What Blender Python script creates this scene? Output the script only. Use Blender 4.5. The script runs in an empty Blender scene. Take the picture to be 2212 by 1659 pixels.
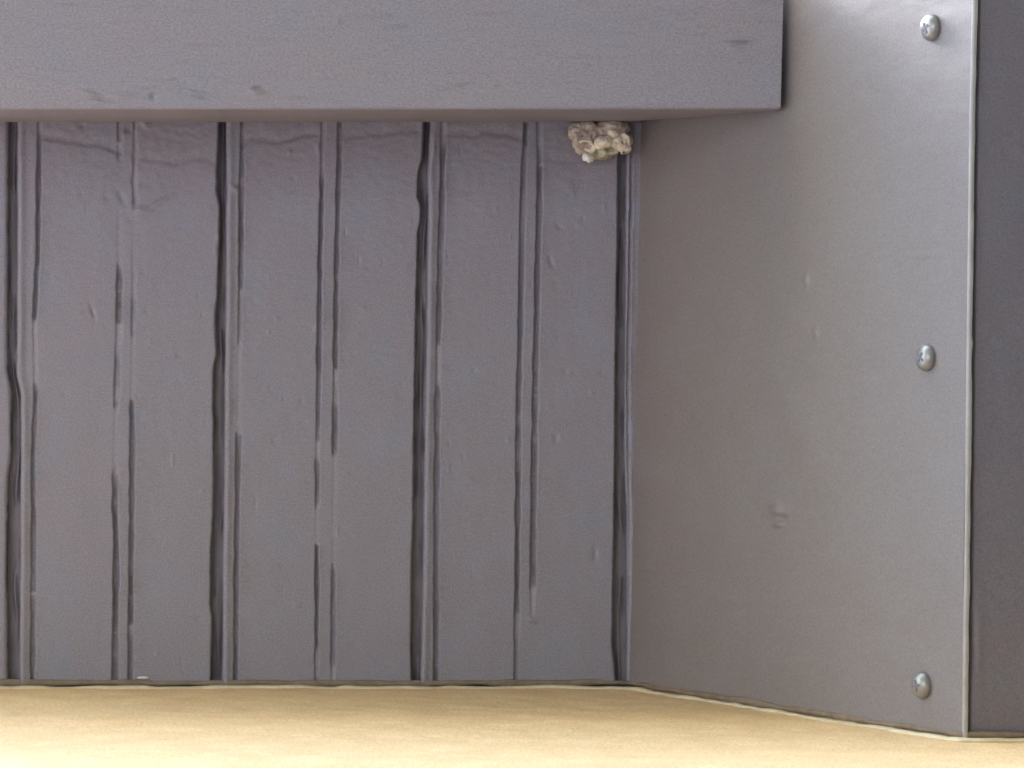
import bpy, bmesh, math, random
import numpy as np
from mathutils import Vector, Matrix

# ------------------------------------------------------------------ camera, sky, sun, exposure
# The place: a porch ceiling seen from below. Local frame used for building:
#   x right, z towards the open side of the porch, t downwards from the board faces.
CEIL = 2.50           # height of the ceiling boards above the ground
D = 1.463             # camera distance below the boards
S = 0.00019           # metres per plan unit at board level
CX, CY = 1106.0, 752.0

def W(x, z, t):
    return (x, -z, CEIL - t)

def P(px, py, t=0.0):
    k = 1.0 - t / D
    return W((px - CX) * S * k, (CY - py) * S * k, t)

scene = bpy.context.scene
cam_d = bpy.data.cameras.new('camera')
cam = bpy.data.objects.new('camera', cam_d)
scene.collection.objects.link(cam)
cam.location = W(0, 0, D)
cam.rotation_euler = (math.pi, 0, 0)
cam_d.sensor_width = 36.0
cam_d.lens = 7700.0 / 2212.0 * 36.0
cam_d.shift_y = -(829.5 - CY) / 2212.0
cam_d.clip_start = 0.01
cam_d.clip_end = 400.0
scene.camera = cam

SUN_EL, SUN_AZ = math.radians(55.0), math.radians(50.0)
world = bpy.data.worlds.new('World')
scene.world = world
world.use_nodes = True
wn = world.node_tree
sky = wn.nodes.new('ShaderNodeTexSky')
sky.sky_type = 'NISHITA'
sky.sun_disc = False
sky.sun_elevation = SUN_EL
sky.sun_rotation = math.pi + SUN_AZ
sky.dust_density = 1.0
wn.links.new(sky.outputs[0], wn.nodes['Background'].inputs[0])
wn.nodes['Background'].inputs[1].default_value = 0.08

sun_d = bpy.data.lights.new('sun', 'SUN')
sun_d.energy = 1.5
sun_d.angle = math.radians(35.0)
sun_d.color = (1.0, 0.96, 0.92)
sun = bpy.data.objects.new('sun', sun_d)
scene.collection.objects.link(sun)
sdir = Vector((-math.sin(SUN_AZ) * math.cos(SUN_EL), -math.cos(SUN_AZ) * math.cos(SUN_EL), math.sin(SUN_EL)))
sun.rotation_euler = (-sdir).to_track_quat('-Z', 'Y').to_euler()

vs = scene.view_settings
vs.view_transform = 'Standard'
vs.look = 'None'
vs.gamma = 1.0
vs.use_curve_mapping = False
vs.exposure = 3.72
scene.cycles.use_denoising = True
scene.cycles.max_bounces = 8
scene.cycles.diffuse_bounces = 6
scene.cycles.filter_width = 1.7

# ------------------------------------------------------------------ helpers
rng = np.random.default_rng(7)
COL = scene.collection

def link(o, parent=None):
    COL.objects.link(o)
    if parent is not None:
        o.parent = parent
    return o

def tag(o, label, cat=None, group=None, kind=None):
    if label: o['label'] = label
    if cat: o['category'] = cat
    if group: o['group'] = group
    if kind: o['kind'] = kind
    return o

def thing(name, label, cat, loc):
    o = bpy.data.objects.new(name, None)
    o.empty_display_size = 0.02
    link(o)
    o.location = loc
    tag(o, label, cat, kind='thing')
    return o

def rel(parent, verts):
    if parent is None:
        return verts
    l = parent.location
    if parent.parent is not None:
        l = l + parent.parent.location
    return verts - np.array(l)

def grid_mesh(name, V, mat, parent=None, smooth=True, flip=False):
    """V: (rows, cols, 3) array of world points"""
    r, c, _ = V.shape
    v = rel(parent, V.reshape(-1, 3))
    i = np.arange(r * c).reshape(r, c)
    q = np.stack([i[:-1, :-1], i[1:, :-1], i[1:, 1:], i[:-1, 1:]], -1).reshape(-1, 4)
    if flip: q = q[:, ::-1]
    me = bpy.data.meshes.new(name)
    me.vertices.add(len(v)); me.vertices.foreach_set('co', np.ascontiguousarray(v, dtype=np.float32).ravel())
    me.loops.add(q.size); me.loops.foreach_set('vertex_index', np.ascontiguousarray(q, dtype=np.int32).ravel())
    me.polygons.add(len(q))
    me.polygons.foreach_set('loop_start', np.arange(0, q.size, 4, dtype=np.int32))
    me.polygons.foreach_set('loop_total', np.full(len(q), 4, dtype=np.int32))
    me.update(calc_edges=True); me.validate()
    if smooth: me.polygons.foreach_set('use_smooth', np.ones(len(q), dtype=bool))
    me.materials.append(mat)
    o = bpy.data.objects.new(name, me)
    return link(o, parent)

def bm_obj(name, bm, mat, parent=None, smooth=False):
    if parent is not None:
        l = Vector(parent.location)
        if parent.parent is not None: l = l + Vector(parent.parent.location)
        bmesh.ops.translate(bm, verts=bm.verts, vec=-l)
    bmesh.ops.recalc_face_normals(bm, faces=bm.faces)
    me = bpy.data.meshes.new(name)
    bm.to_mesh(me); bm.free()
    if smooth:
        for p in me.polygons: p.use_smooth = True
    me.materials.append(mat)
    return link(bpy.data.objects.new(name, me), parent)

def box_bm(pts8):
    bm = bmesh.new()
    v = [bm.verts.new(p) for p in pts8]
    for f in ((0, 1, 2, 3), (7, 6, 5, 4), (0, 4, 5, 1), (1, 5, 6, 2), (2, 6, 7, 3), (3, 7, 4, 0)):
        bm.faces.new([v[k] for k in f])
    return bm

def n1(x, seed, scale):
    """1-D smooth value noise, -1..1"""
    g = np.random.default_rng(seed).uniform(-1, 1, 4096)
    u = np.asarray(x, float) / scale + 1000.0
    i = np.floor(u).astype(int); f = u - i; f = f * f * (3 - 2 * f)
    return g[i % 4096] * (1 - f) + g[(i + 1) % 4096] * f

def n2(x, y, seed, sx, sy):
    g = np.random.default_rng(seed).uniform(-1, 1, (256, 256))
    u = np.asarray(x, float) / sx + 1000.3; v = np.asarray(y, float) / sy + 1000.7
    i = np.floor(u).astype(int); j = np.floor(v).astype(int)
    f = u - i; h = v - j
    f = f * f * (3 - 2 * f); h = h * h * (3 - 2 * h)
    a = g[i % 256, j % 256]; b = g[(i + 1) % 256, j % 256]
    c = g[i % 256, (j + 1) % 256]; d = g[(i + 1) % 256, (j + 1) % 256]
    return (a * (1 - f) + b * f) * (1 - h) + (c * (1 - f) + d * f) * h

def sstep(a, b, x):
    f = np.clip((x - a) / (b - a), 0, 1)
    return f * f * (3 - 2 * f)

# ------------------------------------------------------------------ materials
def new_mat(name):
    m = bpy.data.materials.new(name); m.use_nodes = True
    nt = m.node_tree
    return m, nt, nt.nodes['Principled BSDF']

def N(nt, kind, **kw):
    n = nt.nodes.new(kind)
    for k, v in kw.items(): setattr(n, k, v)
    return n

def surface(name, c1, c2, c3=None, scale=30.0, fine=900.0, rough=(0.4, 0.6), spec=0.5, bump=0.15, bump_scale=1500.0,
            stretch=(1, 1, 1), bump_dist=0.0003, grain=0.2):
    m, nt, b = new_mat(name)
    tc = N(nt, 'ShaderNodeTexCoord')
    mp = N(nt, 'ShaderNodeMapping'); mp.inputs['Scale'].default_value = stretch
    nt.links.new(tc.outputs['Object'], mp.inputs[0])
    a = N(nt, 'ShaderNodeTexNoise'); a.inputs['Scale'].default_value = scale; a.inputs['Detail'].default_value = 5
    f = N(nt, 'ShaderNodeTexNoise'); f.inputs['Scale'].default_value = fine; f.inputs['Detail'].default_value = 3
    g = N(nt, 'ShaderNodeTexNoise'); g.inputs['Scale'].default_value = bump_scale; g.inputs['Detail'].default_value = 4
    for n_ in (a, f, g): nt.links.new(mp.outputs[0], n_.inputs['Vector'])
    r = N(nt, 'ShaderNodeValToRGB')
    r.color_ramp.elements[0].position = 0.35; r.color_ramp.elements[0].color = (*c1, 1)
    r.color_ramp.elements[1].position = 0.65; r.color_ramp.elements[1].color = (*c2, 1)
    if c3:
        e = r.color_ramp.elements.new(0.5); e.color = (*c3, 1)
    nt.links.new(a.outputs['Fac'], r.inputs[0])
    mr = N(nt, 'ShaderNodeMapRange')
    mr.inputs['From Min'].default_value = 0.3; mr.inputs['From Max'].default_value = 0.7
    mr.inputs['To Min'].default_value = 1 - grain; mr.inputs['To Max'].default_value = 1 + grain
    nt.links.new(f.outputs['Fac'], mr.inputs[0])
    mx = N(nt, 'ShaderNodeVectorMath', operation='SCALE')
    nt.links.new(r.outputs[0], mx.inputs[0]); nt.links.new(mr.outputs[0], mx.inputs['Scale'])
    nt.links.new(mx.outputs[0], b.inputs['Base Color'])
    rr = N(nt, 'ShaderNodeMapRange')
    rr.inputs['To Min'].default_value = rough[0]; rr.inputs['To Max'].default_value = rough[1]
    nt.links.new(a.outputs['Fac'], rr.inputs[0]); nt.links.new(rr.outputs[0], b.inputs['Roughness'])
    b.inputs['Specular IOR Level'].default_value = spec
    bp = N(nt, 'ShaderNodeBump'); bp.inputs['Strength'].default_value = bump; bp.inputs['Distance'].default_value = bump_dist
    nt.links.new(g.outputs['Fac'], bp.inputs['Height']); nt.links.new(bp.outputs[0], b.inputs['Normal'])
    return m

GREY1, GREY2, GREY3 = (0.202, 0.181, 0.214), (0.198, 0.192, 0.234), (0.205, 0.184, 0.214)
M_board = surface('grey_board_paint', GREY1, GREY2, GREY3, scale=45, fine=1500, bump=0.10, bump_scale=700, grain=0.2)
M_beam = surface('grey_beam_paint', (0.250, 0.218, 0.240), (0.242, 0.220, 0.254), (0.246, 0.218, 0.243), scale=40, fine=1500, bump=0.15, bump_scale=900, stretch=(0.7, 1, 1), grain=0.2)
M_panel = surface('grey_panel_paint', (0.166, 0.142, 0.138), (0.171, 0.150, 0.150), (0.169, 0.144, 0.143), scale=45, fine=1500, rough=(0.40, 0.52), bump=0.12, bump_scale=1100, grain=0.2)
M_trim = surface('grey_trim_paint', (0.134, 0.110, 0.127), (0.128, 0.116, 0.138), (0.132, 0.110, 0.126), scale=60, fine=1500, bump=0.12, bump_scale=500, grain=0.2)
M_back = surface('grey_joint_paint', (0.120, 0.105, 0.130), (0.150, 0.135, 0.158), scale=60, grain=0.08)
M_wall = surface('tan_wall_paint', (0.77, 0.510, 0.285), (0.83, 0.570, 0.330), (0.80, 0.540, 0.305), scale=50, fine=1100, rough=(0.6, 0.8), spec=0.3, bump=0.45, bump_scale=700, stretch=(1, 1, 1), bump_dist=0.0004, grain=0.2)
M_caulk = surface('cream_caulk', (0.60, 0.49, 0.33), (0.68, 0.58, 0.42), scale=150, fine=500, rough=(0.4, 0.6), grain=0.06)
M_brown = surface('brown_seam_stain', (0.15, 0.105, 0.07), (0.21, 0.155, 0.11), scale=120, fine=500, rough=(0.6, 0.8), grain=0.12)
M_edge = surface('sunlit_pale_edge', (0.28, 0.255, 0.25), (0.34, 0.315, 0.305), scale=90, fine=1500, rough=(0.35, 0.5), grain=0.06)  # paler than the panel: sunlit bevel painted into the colour
M_chip = surface('pale_paint_chip', (0.50, 0.48, 0.46), (0.62, 0.60, 0.57), scale=200, grain=0.2)
M_paper = surface('nest_paper', (0.33, 0.265, 0.22), (0.58, 0.50, 0.43), (0.48, 0.405, 0.345), scale=260, fine=1400, rough=(0.7, 0.9), spec=0.2, bump=0.5, bump_scale=1300, bump_dist=0.0005, grain=0.14)
M_cell = surface('nest_cell_paper', (0.66, 0.57, 0.43), (0.84, 0.76, 0.62), scale=300, fine=1400, rough=(0.7, 0.9), spec=0.2, bump=0.4, bump_scale=1500, bump_dist=0.0004, grain=0.12)
M_olive = surface('nest_olive_paper', (0.40, 0.37, 0.25), (0.58, 0.54, 0.40), scale=300, fine=1400, rough=(0.7, 0.9), spec=0.2, bump=0.4, bump_scale=1500, bump_dist=0.0004, grain=0.12)
M_silk = surface('white_silk', (0.78, 0.76, 0.70), (0.85, 0.84, 0.79), scale=400, rough=(0.5, 0.7), grain=0.04)
M_conc = surface('bounce_concrete', (0.50, 0.495, 0.51), (0.58, 0.57, 0.585), scale=1.5, fine=40, rough=(0.8, 0.95), spec=0.2, bump=0.3, bump_scale=80, bump_dist=0.002)
M_added_lawn = surface('added_dark_lawn', (0.050, 0.060, 0.038), (0.070, 0.078, 0.050), scale=3, fine=80, rough=(0.8, 0.95), spec=0.2)
M_steel, nt_, b_ = new_mat('galvanised_steel')
b_.inputs['Base Color'].default_value = (0.27, 0.26, 0.255, 1); b_.inputs['Metallic'].default_value = 0.55; b_.inputs['Roughness'].default_value = 0.36

# ------------------------------------------------------------------ setting: added lawn and bounce slab, tan wall
bm = bmesh.new()
gv = [bm.verts.new(p) for p in ((-60, -60, 0), (60, -60, 0), (60, 60, 0), (-60, 60, 0))]
bm.faces.new(gv)
ground = bm_obj('ground', bm, M_added_lawn)  # unseen lawn, added dark so little light bounces from the open side
tag(ground, 'unseen dark lawn added to cut bounce light', kind='structure')
PX0, PX1, PY0, PY1 = -5.0, -0.55, -0.9, 2.2
bm = box_bm([(PX0, PY0, 0.12), (PX1, PY0, 0.12), (PX1, PY1, 0.12), (PX0, PY1, 0.12), (PX0, PY0, 0.004), (PX1, PY0, 0.004), (PX1, PY1, 0.004), (PX0, PY1, 0.004)])
bounce_patio = bm_obj('bounce_patio', bm, M_conc)  # unseen slab, added to bounce light up from below and left
tag(bounce_patio, 'unseen pale concrete slab added to bounce light onto the ceiling', kind='structure')

ZW = (CY - 1480) * S            # distance of the wall plane
wall = thing('painted_wall', 'tan painted wall glowing warm along the bottom of the picture', 'wall', W(0, ZW, 0.31))
xs = np.linspace(-0.30, 0.30, 420); ts = np.linspace(-0.004, 0.31, 260)
X, T = np.meshgrid(xs, ts)
hgt = 0.00030 * n2(X, T, 11, 0.012, 0.009) + 0.00008 * n2(X, T, 12, 0.004, 0.003) - 0.0012
V = np.stack([X, -(ZW + hgt), CEIL - T], -1)
grid_mesh('wall_face', V, M_wall, wall, flip=True)
bmw = box_bm([W(-0.42, ZW - 0.004, 0.31), W(0.42, ZW - 0.004, 0.31), W(0.42, ZW - 0.16, 0.31), W(-0.42, ZW - 0.16, 0.31),
              W(-0.42, ZW - 0.004, -0.05), W(0.42, ZW - 0.004, -0.05), W(0.42, ZW - 0.16, -0.05), W(-0.42, ZW - 0.16, -0.05)])
bm_obj('wall_core', bmw, M_wall, wall)
bmw = box_bm([W(-1.6, ZW - 0.006, CEIL - 0.13), W(1.6, ZW - 0.006, CEIL - 0.13), W(1.6, ZW - 0.15, CEIL - 0.13), W(-1.6, ZW - 0.15, CEIL - 0.13),
              W(-1.6, ZW - 0.006, 0.3105), W(1.6, ZW - 0.006, 0.3105), W(1.6, ZW - 0.15, 0.3105), W(-1.6, ZW - 0.15, 0.3105)])
bm_obj('added_wall_base', bmw, M_trim, wall)  # unseen dark lower wall, added to cut bounce onto boards and beam

# ------------------------------------------------------------------ beadboard panelling
TOPV, BOTV = -40.0, 1479.0
ceil = thing('beadboard_panelling', 'grey painted beadboard planks with dark grooves between tan wall and beam', 'panelling', W(0, 0, 0))

J1 = [(-700, 30, 52), (265, 14, 38), (570, 12, 36), (700, 9, 34), (790, 11, 31), (815, 20, 32), (850, 28, 48), (960, 28, 48), (1000, 24, 48), (1030, 13, 47), (1124, 12, 45), (1260, 9, 42), (1480, 13, 38)]
J2 = [(-700, 480, 500), (265, 470, 486), (340, 466, 488), (411, 463, 490), (446, 477, 488), (545, 475, 488), (640, 470, 488), (680, 461, 488), (765, 467, 487), (800, 456, 485), (890, 455, 485), (905, 459, 485), (1110, 460, 483), (1180, 452, 480), (1310, 450, 480), (1330, 458, 481), (1480, 455, 480)]
J3 = [(-700, 926, 942), (265, 919, 931), (343, 914, 925), (375, 898, 920), (425, 895, 924), (446, 910, 925), (480, 908, 925), (500, 899, 924), (545, 897, 923), (715, 893, 922), (955, 890, 917), (1110, 891, 915), (1190, 887, 915), (1400, 886, 910), (1480, 891, 906)]
J4 = [(-700, 1340, 1362), (300, 1335, 1355), (545, 1333, 1351), (815, 1326, 1347), (990, 1326, 1344), (1110, 1324, 1355), (1200, 1322, 1354), (1390, 1317, 1356), (1430, 1326, 1354), (1480, 1334, 1353)]
# groove lines: (points (v,x), visible depth profile (v, 0..1), half width)
for J_ in (J1, J2, J3, J4):
    a_ = np.array(J_, float)
    for c_ in (1, 2):
        k_ = np.polyfit(a_[1:, 0], a_[1:, c_], 1)
        st_ = np.polyval(k_, a_[:, 0])
        a_[:, c_] = st_ + 0.5 * (a_[:, c_] - st_)
    a_[:, 1] += 2.0                       # paint narrows the gap
    J_[:] = [tuple(r_) for r_ in a_]
def line(tbl, v, col=1):
    a = np.array(tbl, float)
    return np.interp(v, a[:, 0], a[:, col])

Q = {  # name: (centre points, depth points, half width, lip)
 'q1': ([(265, 85), (550, 81), (690, 74), (840, 77), (990, 71), (1124, 72), (1480, 69)], [(280, .3), (310, 1), (680, 1), (695, .15), (825, .1), (850, .8), (1275, .8), (1283, .1), (1292, .8), (1480, .9)], 5, .9),
 'c1l': ([(265, 258), (600, 257), (700, 256), (850, 251), (1100, 247), (1180, 250), (1480, 247)], [(262, .5), (300, .5), (305, .0), (330, .35), (350, 0), (565, .05), (600, 1), (690, 1), (700, .2), (740, .25), (790, .6), (870, .6), (885, .05), (1010, .05), (1030, .8), (1090, .9), (1130, 1.2), (1320, 1.2), (1380, 1), (1480, 1)], 6, .5),
 'c1r': ([(265, 292), (660, 288), (900, 285), (1124, 284), (1480, 280)], [(262, .3), (430, .25), (450, .0), (640, .1), (650, .45), (720, .4), (730, .05), (862, .05), (875, 1), (960, .9), (1345, 1), (1352, .4), (1380, .8), (1480, .8)], 5, .8),
 'q2': ([(265, 523), (400, 521), (540, 520), (700, 518), (950, 514), (1124, 511), (1480, 508)], [(265, .6), (300, .5), (320, .9), (375, .9), (385, .5), (420, 1), (615, .9), (630, .3), (660, .5), (735, .4), (745, .05), (930, .05), (945, .9), (1480, .95)], 5, .9),
 'c2l': ([(265, 697), (400, 695), (545, 691), (800, 688), (1000, 685), (1480, 683)], [(262, .3), (370, .35), (395, 1), (790, 1), (800, .7), (945, .65), (955, .1), (990, .1), (1000, .75), (1090, .6), (1100, .05), (1176, .05), (1184, 1), (1390, .9), (1400, .45), (1480, .35)], 4.5, .9),
 'c2r': ([(265, 734), (400, 731), (545, 727), (800, 724), (1000, 722), (1480, 718)], [(262, .7), (320, .9), (790, 1), (797, .3), (870, .4), (885, 1), (975, .9), (985, .05), (1215, .05), (1240, .7), (1430, .6), (1450, .2), (1480, .1)], 5, 1.),
 'q3': ([(265, 957), (400, 955), (545, 951), (800, 945), (1100, 942), (1480, 941)], [(262, .3), (290, .3), (310, 1), (730, .9), (745, .35), (830, .35), (840, .8), (1480, 1)], 5.5, 1.),
 'c3l': ([(265, 1136), (315, 1134), (400, 1129), (545, 1127), (900, 1119), (1124, 1118), (1480, 1114)], [(262, .5), (268, 1), (308, 1), (318, .6), (340, .8), (890, 1), (900, .5), (915, 1), (1315, 1.1), (1325, .6), (1480, .6)], 5, .7),
 'c3r': ([(265, 1165), (400, 1165), (545, 1162), (900, 1154), (1268, 1150), (1480, 1146)], [(262, .4), (300, .35), (345, .7), (355, .3), (365, 1), (1255, 1), (1275, .15), (1330, .1), (1345, 0), (1480, 0)], 5.5, .8),
 'q4': ([(-700, 1385), (300, 1364), (545, 1361), (815, 1356), (1110, 1360), (1480, 1360)], [(262, .5), (800, .6), (1000, .3), (1480, .1)], 4, .3),
}

def groove(u, v, key):
    cp, dp, hw, lip = Q[key]
    seed = abs(hash(key)) % 1000 if False else sum(ord(ch) * (i + 3) for i, ch in enumerate(key))
    c = line(cp, v) + 0.5 * n1(v, seed, 40) + 0.45 * n1(v, seed + 1, 7)
    d = line(dp, v) * (1 + 0.16 * n1(v, seed + 2, 16))
    w = hw * (1 + 0.22 * n1(v, seed + 3, 28))
    x = (u - c) / w
    fall = np.clip((x + 1.0) / 0.45, 0, 1)                            # steep left wall
    rise = np.clip((x - 0.15) / 1.3, 0, 1)                             # sloping right wall
    lipv = 0.45 + 0.55 * np.clip(n1(v, seed + 4, 60) + 0.35, 0, 1)
    d = d * (1 - 0.5 * np.clip(n1(v, seed + 7, 9) * 1.6 - 0.75, 0, 1))
    cut = d * (-2.4 * fall * (1 - rise) + lip * 0.55 * lipv * rise * np.exp(-np.clip(x - 1.4, 0, None) / 2.2))
    return cut

# paint and caulk ridges under the beam: (points (u,v), height mm above, softness)
RIDGES = [
 ([(84, 300), (130, 306), (180, 317), (215, 316), (240, 325), (262, 335)], .5),
 ([(284, 345), (330, 350), (380, 357), (420, 346), (452, 352), (475, 368)], .28),
 ([(518, 318), (535, 308), (570, 306), (600, 312), (640, 300), (690, 293)], .5),
 ([(735, 302), (800, 296), (850, 290), (905, 285)], .35),
 ([(955, 292), (1020, 297), (1060, 291), (1105, 297), (1135, 310)], .45),
 ([(1160, 345), (1200, 352), (1250, 350), (1300, 352), (1330, 345)], .25),
]
def extras(u, v):
    h = np.zeros_like(u)
    for pts, ht in RIDGES:
        a = np.array(pts, float)
        m = sstep(a[0, 0] - 4, a[0, 0] + 4, u) * (1 - sstep(a[-1, 0] - 4, a[-1, 0] + 4, u))
        c = np.interp(u, a[:, 0], a[:, 1]) + 1.5 * n1(u, int(ht * 100), 9)
        h -= m * ht * (1 - sstep(c - 3, c + 3, v)) * sstep(c - 26, c - 6, v)
    # smears and blobs of thick paint (u, v, du, dv, angle, height mm)
    for (bu, bv, su, sv, an, hh) in [(305, 455, 20, 9, 0, .5), (345, 437, 24, 5, -.5, .5), (292, 440, 5, 18, .1, -.4), (262, 425, 6, 14, -.5, -.3),
                                     (265, 290, 12, 10, 0, .6), (310, 265, 8, 14, -.5, .5), (200, 672, 4, 14, -.35, -.35), (510, 408, 14, 5, .45, .7),
                                     (478, 512, 8, 8, 0, .8), (688, 320, 5, 8, 0, .5), (1255, 390, 22, 18, 0, -.22), (1208, 490, 9, 4, .5, -.4),
                                     (838, 770, 18, 3, .12, .35), (1200, 945, 6, 8, 0, -.3), (1285, 1195, 6, 14, 0, -.3), (1150, 1340, 14, 5, .5, .4),
                                     (1240, 1000, 26, 4, 0, .15), (845, 1105, 10, 5, 0, .12), (140, 850, 10, 5, .2, -.2), (690, 700, 6, 20, .5, .3), (970, 795, 12, 4, 0, -.3),
                                     (1190, 565, 5, 12, -.3, -.3)]:
        du, dv = u - bu, v - bv
        ca, sa = math.cos(an), math.sin(an)
        h += 1.7 * hh * np.exp(-((du * ca + dv * sa) / su) ** 2 - ((-du * sa + dv * ca) / sv) ** 2)
    return h

def board(lt, rt, keys, seed, lcol=2, rcol=1, cols=230, bead_l=None):
    v1 = np.concatenate([np.linspace(TOPV, 235, 6), np.linspace(240, BOTV, 310)])
    a1 = np.concatenate([[0, 0], np.linspace(0, 1, cols), [1, 1]])
    A, Vv = np.meshgrid(a1, v1)
    L = lt(Vv) + 0.3 * n1(Vv, seed, 40) + 0.35 * n1(Vv, seed + 1, 6)
    R = rt(Vv) + 0.4 * n1(Vv, seed + 2, 40) + 0.6 * n1(Vv, seed + 3, 6)
    U = L + (R - L) * A
    h = 0.10 * n2(U, Vv, seed + 5, 60, 110) + 0.05 * n2(U, Vv, seed + 6, 22, 60) + 0.02 * n2(U, Vv, seed + 9, 9, 9)
    for k in keys: h += groove(U, Vv, k)
    h += extras(U, Vv)
    rb = np.random.default_rng(seed)
    for _ in range(70):
        bu = rb.uniform(float(L.min()), float(R.max())); bv = 250 + 1200 * rb.random() ** 1.6
        su, sv = rb.uniform(2.5, 9), rb.uniform(2.5, 5)
        if rb.random() < .3: su, sv = sv * .7, su * 1.6
        m_ = (np.abs(Vv[:, 0] - bv) < 3 * sv)
        h[m_] += rb.choice([-1, 1]) * rb.uniform(.12, .42) * np.exp(-((U[m_] - bu) / su) ** 2 - ((Vv[m_] - bv) / sv) ** 2)
    top_ = np.exp(-np.clip(Vv - 262, 0, None) / 90.0)
    h += (0.05 + 0.16 * top_) * n2(U, Vv, seed + 21, 14, 7)
    if bead_l: h += 0.9 * np.exp(-(((U - L) - 9) / 8.0) ** 2) * (0.75 + 0.25 * n1(Vv, seed + 12, 40))   # edge bead
    e = np.minimum(U - L, R - U)
    h -= 1.0 * np.clip(1 - e / 4.0, 0, 1) ** 2                 # eased edges
    h[:, 0] = -7; h[:, -1] = -7
    h[:, 1] = np.minimum(h[:, 1], -1.0); h[:, -2] = np.minimum(h[:, -2], -1.0)
    # lower ends eased where the boards meet the wall
    h -= 0.5 * np.clip((Vv - 1472) / 7.0, 0, 1) ** 2
    t = h * 0.001
    V = np.stack([(U - CX) * S, -(CY - Vv) * S, CEIL - t], -1)
    return grid_mesh('board', V, M_board, ceil)

board(lambda v: 0 * v - 260, lambda v: line(J1, v, 1), [], 100, cols=60)
board(lambda v: line(J1, v, 2), lambda v: line(J2, v, 1), ['q1', 'c1l', 'c1r'], 200, bead_l=1)
board(lambda v: line(J2, v, 2), lambda v: line(J3, v, 1), ['q2', 'c2l', 'c2r'], 300, bead_l=1)
board(lambda v: line(J3, v, 2), lambda v: line(J4, v, 1), ['q3', 'c3l', 'c3r'], 400, bead_l=1)
board(lambda v: line(J4, v, 2), lambda v: 0 * v + 1440, ['q4'], 500, cols=60, bead_l=1)
# tongues showing at the bottom of the joints, with runs of paint in them
def tongue(tbl, seed, depth, ridge):
    v1 = np.linspace(TOPV, BOTV - 1, 320); a1 = np.linspace(-0.3, 1.3, 26)
    A, Vv = np.meshgrid(a1, v1)
    L = line(tbl, Vv, 1); R = line(tbl, Vv, 2)
    U = L + (R - L) * A
    c = 0.55 + 0.18 * n1(Vv, seed, 90)
    h = -depth + 0.6 * n2(U, Vv, seed + 1, 14, 45)
    h += ridge * np.clip(n1(Vv, seed + 2, 75) + 0.25, 0, 1) * np.exp(-((A - c) / 0.16) ** 2)
    V = np.stack([(U - CX) * S, -(CY - Vv) * S, CEIL - h * 0.001], -1)
    grid_mesh('tongue', V, M_back, ceil)
tongue(J1, 610, 4.6, 1.4); tongue(J2, 620, 4.8, 1.2); tongue(J3, 630, 4.6, 1.6); tongue(J4, 640, 4.8, 1.6)
bm = box_bm([W(-0.42, 0.156, -0.0075), W(0.42, 0.156, -0.0075), W(0.42, ZW - 0.003, -0.0075), W(-0.42, ZW - 0.003, -0.0075),
             W(-0.42, 0.156, -0.035), W(0.42, 0.156, -0.035), W(0.42, ZW - 0.003, -0.035), W(-0.42, ZW - 0.003, -0.035)])
bm_obj('backing_sheet', bm, M_back, ceil)

# ------------------------------------------------------------------ side panel with screws
TP = 0.1975
panel = thing('side_panel', 'smooth grey side panel fixed with three shiny screws, right of the planks', 'panel', P(1700, 830, 0.09))
def panel_pt(a, v, off=0.0):
    """a 0..1 from the corner to the free edge; v plan row; off = height above the face (m)"""
    # back edge and front edge in plan metres
    bx = (np.interp(v, [-700, 300, 1480], [1408, 1384, 1358]) - CX) * S
    z = (CY - v) * S
    vf = CY - (CY - v) / (1 - TP / D) # row at which the front edge shows
    fx = (np.interp(vf, [-700, 0, 254, 569, 1112, 1594], [2110, 2100, 2094, 2090, 2084, 2078]) - CX) * S * (1 - TP / D)
    x = bx + (fx - bx) * a; t = TP * a
    nx, nt = -0.87, 0.49
    return x + nx * off, z, t + nt * off
v1 = np.concatenate([np.linspace(-500, -60, 10), np.linspace(-50, 1479, 330)]); a1 = np.linspace(0.0, 1, 190)
A, Vv = np.meshgrid(a1, v1)
o = 0.00025 * n2(A, Vv, 31, .22, 160) + 0.00006 * n2(A, Vv, 32, .05, 30) + 0.00003 * n2(A, Vv, 33, .02, 9)
for (pa, pv, sa, sv, hh) in [(.47, 1080, .018, 10, .7), (.49, 1095, .012, 5, -.6), (.475, 1108, .014, 4, .8), (.55, 614, .006, 12, .7), (.58, 720, .006, 9, .5), (.52, 350, .03, 14, -.15),
                             (.48, 330, .02, 8, .15), (.88, 575, .04, 3, .35), (.17, 962, .014, 8, .3), (.14, 905, .008, 12, .25), (.35, 1290, .03, 10, -.12)]:
    o = o + 0.0013 * hh * np.exp(-((A - pa) / sa) ** 2 - ((Vv - pv) / sv) ** 2)
x, z, t = panel_pt(A, Vv, o)
V = np.stack([x, -z, CEIL - t], -1)
grid_mesh('sheet', V, M_panel, panel)
# free edge of the sheet: a thin return, its sunlit brightness put into the colour
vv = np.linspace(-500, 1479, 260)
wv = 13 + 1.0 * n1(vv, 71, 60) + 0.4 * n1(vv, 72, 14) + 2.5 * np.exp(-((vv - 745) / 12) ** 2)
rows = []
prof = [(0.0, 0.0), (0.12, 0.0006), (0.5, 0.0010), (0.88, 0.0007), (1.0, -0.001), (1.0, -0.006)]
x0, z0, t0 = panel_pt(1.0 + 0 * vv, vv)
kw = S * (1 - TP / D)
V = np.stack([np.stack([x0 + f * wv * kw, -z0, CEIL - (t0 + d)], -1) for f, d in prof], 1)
grid_mesh('edge_return', V, M_edge, panel)

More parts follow.
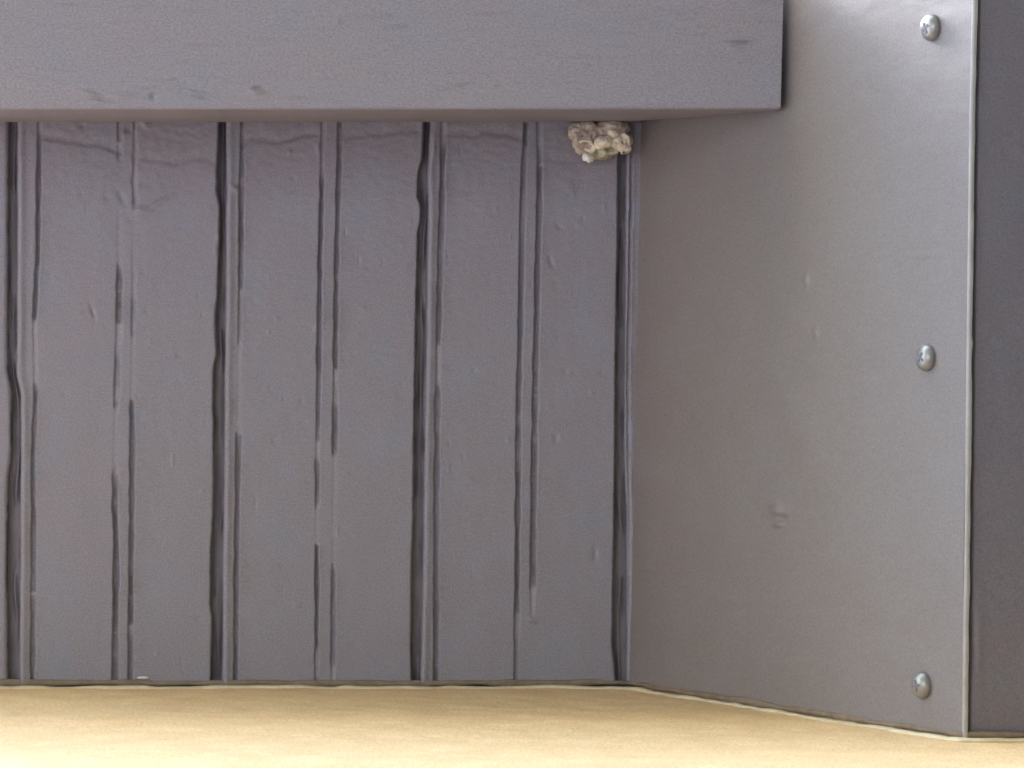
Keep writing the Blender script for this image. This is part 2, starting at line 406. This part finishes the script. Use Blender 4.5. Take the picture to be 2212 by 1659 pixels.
def lathe(bm, prof, seg, mtx, squash=None):
    rings = []
    for r, h in prof:
        ring = []
        for i in range(seg):
            a = 2 * math.pi * i / seg
            rr = r * (squash(a, h) if squash else 1)
            ring.append(bm.verts.new(mtx @ Vector((rr * math.cos(a), rr * math.sin(a), h))))
        rings.append(ring)
    for a, b in zip(rings[:-1], rings[1:]):
        for i in range(seg):
            bm.faces.new((a[i], a[(i + 1) % seg], b[(i + 1) % seg], b[i]))
    bm.faces.new(rings[0][::-1]); bm.faces.new(rings[-1])

# frame of the panel face in world coords: normal pointing left and down
pn = Vector((-0.87, 0, -0.49)).normalized()
pu = Vector((0.49, 0, -0.87)).normalized()      # along the face, towards the free edge
pz = Vector((0, -1, 0))
for k, (sx, sy, rot, tilt) in enumerate([(2014, 60, 0.4, 0.06), (2003, 773, 1.0, -0.04), (1994, 1480, 0.15, 0.03)]):
    best = min(((abs(CX + x_ / (S * (1 - t_ / D)) - sx), a_, x_, t_, v_) for a_ in np.linspace(.7, .99, 300)
                for v_ in [CY - (CY - sy) * (1 - TP * a_ / D)] for (x_, z_, t_) in [panel_pt(np.float64(a_), v_)]), key=lambda q: q[0])
    _, a_, x_, t_, v_ = best
    x_, z_, t_ = panel_pt(np.float64(a_), v_)
    c = Vector(W(x_, z_, t_))
    R = Matrix((pu, pz, pn)).transposed().to_4x4()
    M = Matrix.Translation(c) @ R @ Matrix.Rotation(tilt, 4, 'X') @ Matrix.Rotation(rot, 4, 'Z')
    bm = bmesh.new()
    rad = 0.0049
    lathe(bm, [(rad * .98, -0.0006), (rad * 1.0, 0.0006), (rad * .97, 0.0014), (rad * .86, 0.0023), (rad * .66, 0.0029), (rad * .4, 0.0032), (rad * .12, 0.0033)], 40, M)
    sc = bm_obj('screw', bm, M_steel, panel, smooth=True)
    bm = bmesh.new()   # drive cross: raised slabs, the recess shade put into their dark colour
    for q in range(2):
        w2, l2 = 0.00045, 0.0021
        mm = M @ Matrix.Rotation(q * math.pi / 2, 4, 'Z')
        pts = [mm @ Vector(p) for p in ((-l2, -w2, .0033), (l2, -w2, .0033), (l2, w2, .0033), (-l2, w2, .0033), (-l2, -w2, .00342 + q * 3e-5), (l2, -w2, .00342 + q * 3e-5), (l2, w2, .00342 + q * 3e-5), (-l2, w2, .00342 + q * 3e-5))]
        b2 = box_bm(pts); me = bpy.data.meshes.new('tmp'); b2.to_mesh(me); b2.free(); bm.from_mesh(me); bpy.data.meshes.remove(me)
    bmesh.ops.translate(bm, verts=bm.verts, vec=-Vector(panel.location))
    me = bpy.data.meshes.new('drive_cross'); bm.to_mesh(me); bm.free(); me.materials.append(M_back)
    link(bpy.data.objects.new('drive_cross', me), sc)

# ------------------------------------------------------------------ boxed trim at the right edge
trim = thing('trim_board', 'darker purplish grey trim board at the right edge of the picture', 'trim', P(2150, 830, TP))
TT = TP - 0.0015
v1 = np.linspace(-500, 1479, 260); a1 = np.linspace(0, 1, 60)
A, Vv = np.meshgrid(a1, v1)
x0, z0, t0 = panel_pt(1.0 + 0 * Vv, Vv)
Xl = x0 + (wv.mean() + 1.0) * kw
Xt = Xl + (0.36 - Xl) * A ** 2
h = 0.00035 * n2(Xt, Vv, 81, .012, 60) + 0.00015 * n2(Xt, Vv, 82, .003, 20)
h += -0.0012 * np.clip(1 - (Xt - Xl) / 0.0012, 0, 1)
h += 0.0009 * np.exp(-((Xt - Xl - 0.0035) / 0.0016) ** 2) * (np.exp(-((Vv - 1330) / 60) ** 2) + .5 * np.exp(-((Vv - 1250) / 90) ** 2))
V = np.stack([Xt, -z0, CEIL - (TT + h)], -1)
grid_mesh('board_face', V, M_trim, trim)
zt = (CY + 500) * S
bl = float(Xl.min()) + 0.004
bm = box_bm([W(bl, zt, TT - 0.004), W(0.36, zt, TT - 0.004), W(0.36, ZW + .0005, TT - 0.004), W(bl, ZW + .0005, TT - 0.004),
             W(bl - 0.0, zt, -0.004), W(0.36, zt, -0.004), W(0.36, ZW + .0005, -0.004), W(bl - 0.0, ZW + .0005, -0.004)])
bm_obj('board_core', bm, M_trim, trim)

# ------------------------------------------------------------------ beam across the top
TB = 0.0973
beam = thing('wooden_beam', 'thick grey painted wooden beam across the top of the picture', 'beam', P(600, 100, TB))
kb = 1 - TB / D
ZB = (CY - 236) * S * kb
x1 = np.concatenate([np.linspace(-260, -20, 12), np.linspace(-15, 1686, 420)])
# cross-section from the underside's inner foot, round the lower arris, over the face, to the far side
def beam_sect(n_face=120):
    zf = (CY - 264) * S           # foot of the inner side
    pts = [(zf + (ZB - zf) * f, 0.0005 + (TB - 0.0055) * f) for f in (0, .3, .6, 1)]
    r = 0.0013
    for i in range(9):
        a = math.pi / 2 * i / 8
        pts.append((ZB + r - r * math.cos(a), TB - r + r * math.sin(a)))
    for i in range(1, n_face):
        f = i / n_face
        pts.append((ZB + r + 0.046 * f, TB))
    pts += [(ZB + 0.051, TB - 0.001), (ZB + 0.052, TB - 0.004), (ZB + 0.052, 0.0005)]
    return np.array(pts)
sect = beam_sect()
U, K = np.meshgrid(x1, np.arange(len(sect)))
Zs = sect[K, 0]; Ts = sect[K, 1]
# world x: the beam end is cut along the slope of the side panel
xe = (U - CX) * S * kb
slope = ((2088 - CX) * kb * 0.0 + 0.1115) / TP
endf = np.clip((U - 1400) / 286.0, 0, 1)
xe = xe - endf * (TB - Ts) * slope * 1.0
# lean of the end: slightly wider above
xe = xe + endf * (Zs - ZB) * 0.025
vb = CY - Zs / (S * kb)            # rows as seen on the face
face = sstep(TB - 0.004, TB - 0.001, Ts)
hn = 0.00022 * n2(U, vb, 91, 260, 26) + 0.00009 * n2(U, vb, 92, 90, 9) + 0.00006 * n2(U, vb, 93, 30, 6)
for (bu, bv, su, sv, an, hh) in [(198, 205, 24, 5, .25, 1.1), (215, 213, 22, 3, .2, -.8), (255, 208, 30, 9, .1, .7), (330, 207, 6, 6, 0, -.8), (425, 202, 26, 4, .3, .6), (430, 208, 24, 3, .3, -.6),
                                 (557, 199, 14, 4, .1, 1.2), (557, 190, 10, 4, 0, -.9), (640, 213, 20, 3, 0, .5), (1000, 183, 20, 3, -.2, -.6), (960, 190, 30, 4, -.1, .4), (830, 35, 26, 3, 0, -.5), (860, 58, 30, 4, -.15, -.4),
                                 (730, 45, 8, 5, 0, .5), (1600, 92, 26, 3, .05, -.9), (1600, 85, 26, 3, 0, .5), (1585, 108, 14, 5, .3, .6), (1080, 185, 8, 4, 0, -.4), (1050, 30, 40, 3, 0, -.3), (620, 85, 40, 3, .05, -.25), (330, 122, 30, 3, 0, -.25),
                                 (1350, 70, 36, 3, 0, .25), (1480, 30, 30, 4, 0, -.3), (1450, 160, 60, 4, .02, -.2), (1300, 120, 40, 4, 0, .2), (1150, 100, 60, 3, 0, -.2)]:
    du, dv = U - bu, vb - bv
    ca, sa = math.cos(an), math.sin(an)
    hn = hn + 0.0013 * hh * np.exp(-((du * ca + dv * sa) / su) ** 2 - ((-du * sa + dv * ca) / sv) ** 2)
rb = np.random.default_rng(77)
for _ in range(110):
    bu, bv = rb.uniform(0, 1680), rb.uniform(-10, 232)
    su, sv = rb.uniform(5, 34), rb.uniform(1.8, 3.6)
    hn = hn + rb.choice([-1, 1]) * rb.uniform(.00010, .00038) * np.exp(-((U - bu) / su) ** 2 - ((vb - bv) / sv) ** 2)
edge_w = 0.0003 * n1(U, 95, 90) + 0.0002 * n1(U, 96, 20)
V = np.stack([xe, -(Zs + (1 - face) * edge_w * (Ts > 0.05)), CEIL - (Ts + face * hn)], -1)
grid_mesh('timber', V, M_beam, beam)
# cut end of the beam
capv = V[:, -1, :]
bm = bmesh.new()
vs_ = [bm.verts.new(p) for p in capv]
bm.faces.new(vs_)
bm_obj('cut_end', bm, M_beam, beam)

# ------------------------------------------------------------------ seam along the wall: brown line and cream caulk
def seam_path():
    pts = []
    for px in np.linspace(-260, 1358, 330): pts.append(((px - CX) * S, 0.0))
    for a in np.linspace(0.01, 1.0, 170):
        x_, z_, t_ = panel_pt(np.float64(a), 1479.0)
        pts.append((float(x_), float(t_)))
    xl = pts[-1][0]
    for f in np.linspace(0.02, 1, 40): pts.append((xl + (0.33 - xl) * f, TP))
    return np.array(pts)
sp = seam_path()
arc = np.concatenate([[0], np.cumsum(np.hypot(np.diff(sp[:, 0]), np.diff(sp[:, 1])))])
tang = np.gradient(sp, axis=0); tang /= np.linalg.norm(tang, axis=1)[:, None]
nrm = np.stack([-tang[:, 1], tang[:, 0]], 1)      # pointing down / left, out of the faces
def bead(name, mat, off, zoff, rad, zrad, seed):
    seg = 12
    r = rad * (1 + 0.30 * n1(arc, seed, .016) + 0.22 * n1(arc, seed + 1, .005))
    zr = zrad * (1 + 0.30 * n1(arc, seed + 4, .02) + 0.2 * n1(arc, seed + 5, .006))
    zo = zoff + 0.00030 * n1(arc, seed + 2, .030) + 0.00022 * n1(arc, seed + 3, .006)
    rows = []
    for j in range(seg + 1):
        a = 2 * math.pi * j / seg
        d = off + r * math.cos(a)
        rows.append(np.stack([sp[:, 0] + nrm[:, 0] * d, -(ZW + zo + zr * math.sin(a)), CEIL - (sp[:, 1] + nrm[:, 1] * d)], -1))
    return grid_mesh(name, np.stack(rows, 0), mat, wall)
bead('seam_line', M_brown, 0.0001, 0.0009, 0.0006, 0.0012, 900)
bead('caulk_bead', M_caulk, 0.0016, -0.0011, 0.0020, 0.0009, 920)
# flake of pale paint on the seam
bm = bmesh.new()
bmesh.ops.create_icosphere(bm, subdivisions=2, radius=1.0)
for v in bm.verts: v.co = Vector(P(309, 1464, 0.0008)) + Vector((v.co.x * 0.0026, v.co.y * 0.0006, v.co.z * 0.0005))
bm_obj('paint_flake', bm, M_chip, wall, smooth=True)

# ------------------------------------------------------------------ wasp nest
NB = Vector(P(1297, 305, 0.0))
nest = thing('wasp_nest', 'small pale papery wasp nest stuck under the beam', 'wasp nest', NB)
def nz(zx, zy, t):       # position on the nest's own sketch grid -> world
    return Vector(P(1228 + (zx - 520) * 0.1715, 257 + (zy - 300) * 0.1715, t))
ZU = 0.1715 * S
bm = bmesh.new()
for (zx, zy, rx, ry, rt, t, an) in [(760, 480, 240, 150, .0060, .004, .15), (1030, 430, 260, 120, .0062, .004, 0), (600, 490, 85, 90, .0050, .004, 0), (920, 580, 280, 120, .0055, .0045, .1),
                                 (1180, 580, 150, 120, .0050, .0045, 0), (690, 620, 110, 120, .0050, .0045, 0), (950, 720, 200, 85, .0040, .003, -.15), (1080, 390, 150, 80, .0062, .0058, .15), (780, 400, 150, 60, .0050, .0052, -.1)]:
    m = Matrix.Translation(nz(zx, zy, t)) @ Matrix.Rotation(an, 4, 'Z') @ Matrix.Diagonal((rx * ZU, ry * ZU, rt, 1))
    bmesh.ops.create_icosphere(bm, subdivisions=3, radius=1.0, matrix=m)
comb = bm_obj('comb', bm, M_paper, nest, smooth=True)
tx = bpy.data.textures.new('nest_lumps', 'CLOUDS'); tx.noise_scale = 0.0030; tx.noise_depth = 3
def rough(o, voxel, strength, sub=None):
    rm = o.modifiers.new('remesh', 'REMESH'); rm.mode = 'VOXEL'; rm.voxel_size = voxel; rm.use_smooth_shade = True
    dm = o.modifiers.new('lumps', 'DISPLACE'); dm.texture = tx; dm.strength = strength; dm.mid_level = 0.5; dm.texture_coords = 'LOCAL'
rough(comb, 0.00030, 0.0026)

def cell(zx, zy, r, t, length, dirv, mat, seed, hole=0.78, sides=24, name='cell', depth=0.8, strength=0.0013, flat=0.8, an=0.0, torn=0.0012):
    rr = r * ZU
    d = Vector(dirv).normalized()
    q = Vector((0, 0, 1)).rotation_difference(d).to_matrix().to_4x4()
    M = Matrix.Translation(nz(zx, zy, t)) @ q @ Matrix.Rotation(an, 4, 'Z') @ Matrix.Diagonal((1, flat, 1, 1))
    rg = random.Random(seed)
    ph = rg.uniform(0, 6); wob = [rg.uniform(-.16, .16) for _ in range(3)]
    rim = [rg.uniform(-1, 0.15) * torn for _ in range(7)]
    bm = bmesh.new()
    rings = []
    prof = [(.85, -length, 0), (.95, -length * .5, 0), (1.0, -0.0006, .7), (.97, 0.0, 1), (hole + .05, 0.0, 1), (hole, -0.0005, .8), (hole * .9, -length * depth * .6, 0), (hole * .5, -length * depth, 0)]
    for f, h, e in prof:
        ring = []
        for i in range(sides):
            a = 2 * math.pi * i / sides
            six = .9 / max(math.cos(((a + ph) % (math.pi / 3)) - math.pi / 6), .5)
            k = f * six * (1 + wob[0] * math.cos(a + 1) + wob[1] * math.cos(2 * a) + wob[2] * math.sin(3 * a))
            u = a / (2 * math.pi) * 7; i0 = int(u) % 7; w = u - int(u)
            zz = h + e * (rim[i0] * (1 - w) + rim[(i0 + 1) % 7] * w)
            ring.append(bm.verts.new(M @ Vector((rr * k * math.cos(a), rr * k * math.sin(a), zz))))
        rings.append(ring)
    for a_, b_ in zip(rings[:-1], rings[1:]):
        for i in range(sides):
            bm.faces.new((a_[i], a_[(i + 1) % sides], b_[(i + 1) % sides], b_[i]))
    bm.faces.new(rings[0][::-1]); bm.faces.new(rings[-1])
    o = bm_obj(name, bm, mat, nest, smooth=True)
    rough(o, 0.00022, strength)
    return o
# image-down (towards the wall) is world +y; downwards is -z
cell(735, 640, 120, .0108, .006, (-.35, .75, -1), M_cell, 1, hole=.62, an=.5, flat=.8)
cell(1040, 690, 115, .0100, .006, (.15, .95, -1), M_olive, 2, hole=.60, flat=.75, an=-.4)
cell(1255, 705, 85, .0088, .005, (.45, .85, -1), M_paper, 3, hole=.60)
cell(1215, 600, 130, .0112, .007, (.30, .25, -1), M_cell, 4, hole=.20, depth=.3, flat=.95, strength=.0018)
cell(900, 745, 95, .0088, .005, (-.2, .9, -1), M_olive, 5, hole=.35, depth=.3, flat=.7, an=.6)
def cap(name, zx, zy, r1, r2, rt, t, an, mat, seed):
    bm = bmesh.new()
    bmesh.ops.create_icosphere(bm, subdivisions=3, radius=1.0)
    rg = random.Random(seed)
    for v in bm.verts:
        f = 1 + .10 * math.sin(5 * v.co.x + seed) * math.cos(4 * v.co.y) + rg.uniform(-.02, .02)
        v.co = v.co * f
    m = Matrix.Translation(nz(zx, zy, t)) @ Matrix.Rotation(an, 4, 'Z') @ Matrix.Diagonal((r1 * ZU, r2 * ZU, rt, 1))
    bmesh.ops.transform(bm, matrix=m, verts=bm.verts)
    o = bm_obj(name, bm, mat, nest, smooth=True)
    rough(o, 0.00022, 0.0016)
    return o
cap('cell_cap', 960, 595, 125, 80, .0022, .0108, -.25, M_cell, 1)
cap('cell_cap', 640, 560, 70, 100, .0022, .0086, .3, M_paper, 3)
cap('cell_cap', 1090, 480, 80, 60, .0022, .0100, .3, M_cell, 4)
c_ = cap('silk_cap', 765, 792, 68, 58, .0030, .0092, .5, M_silk, 2)
c_['label'] = 'white silk cap on the lowest cell'
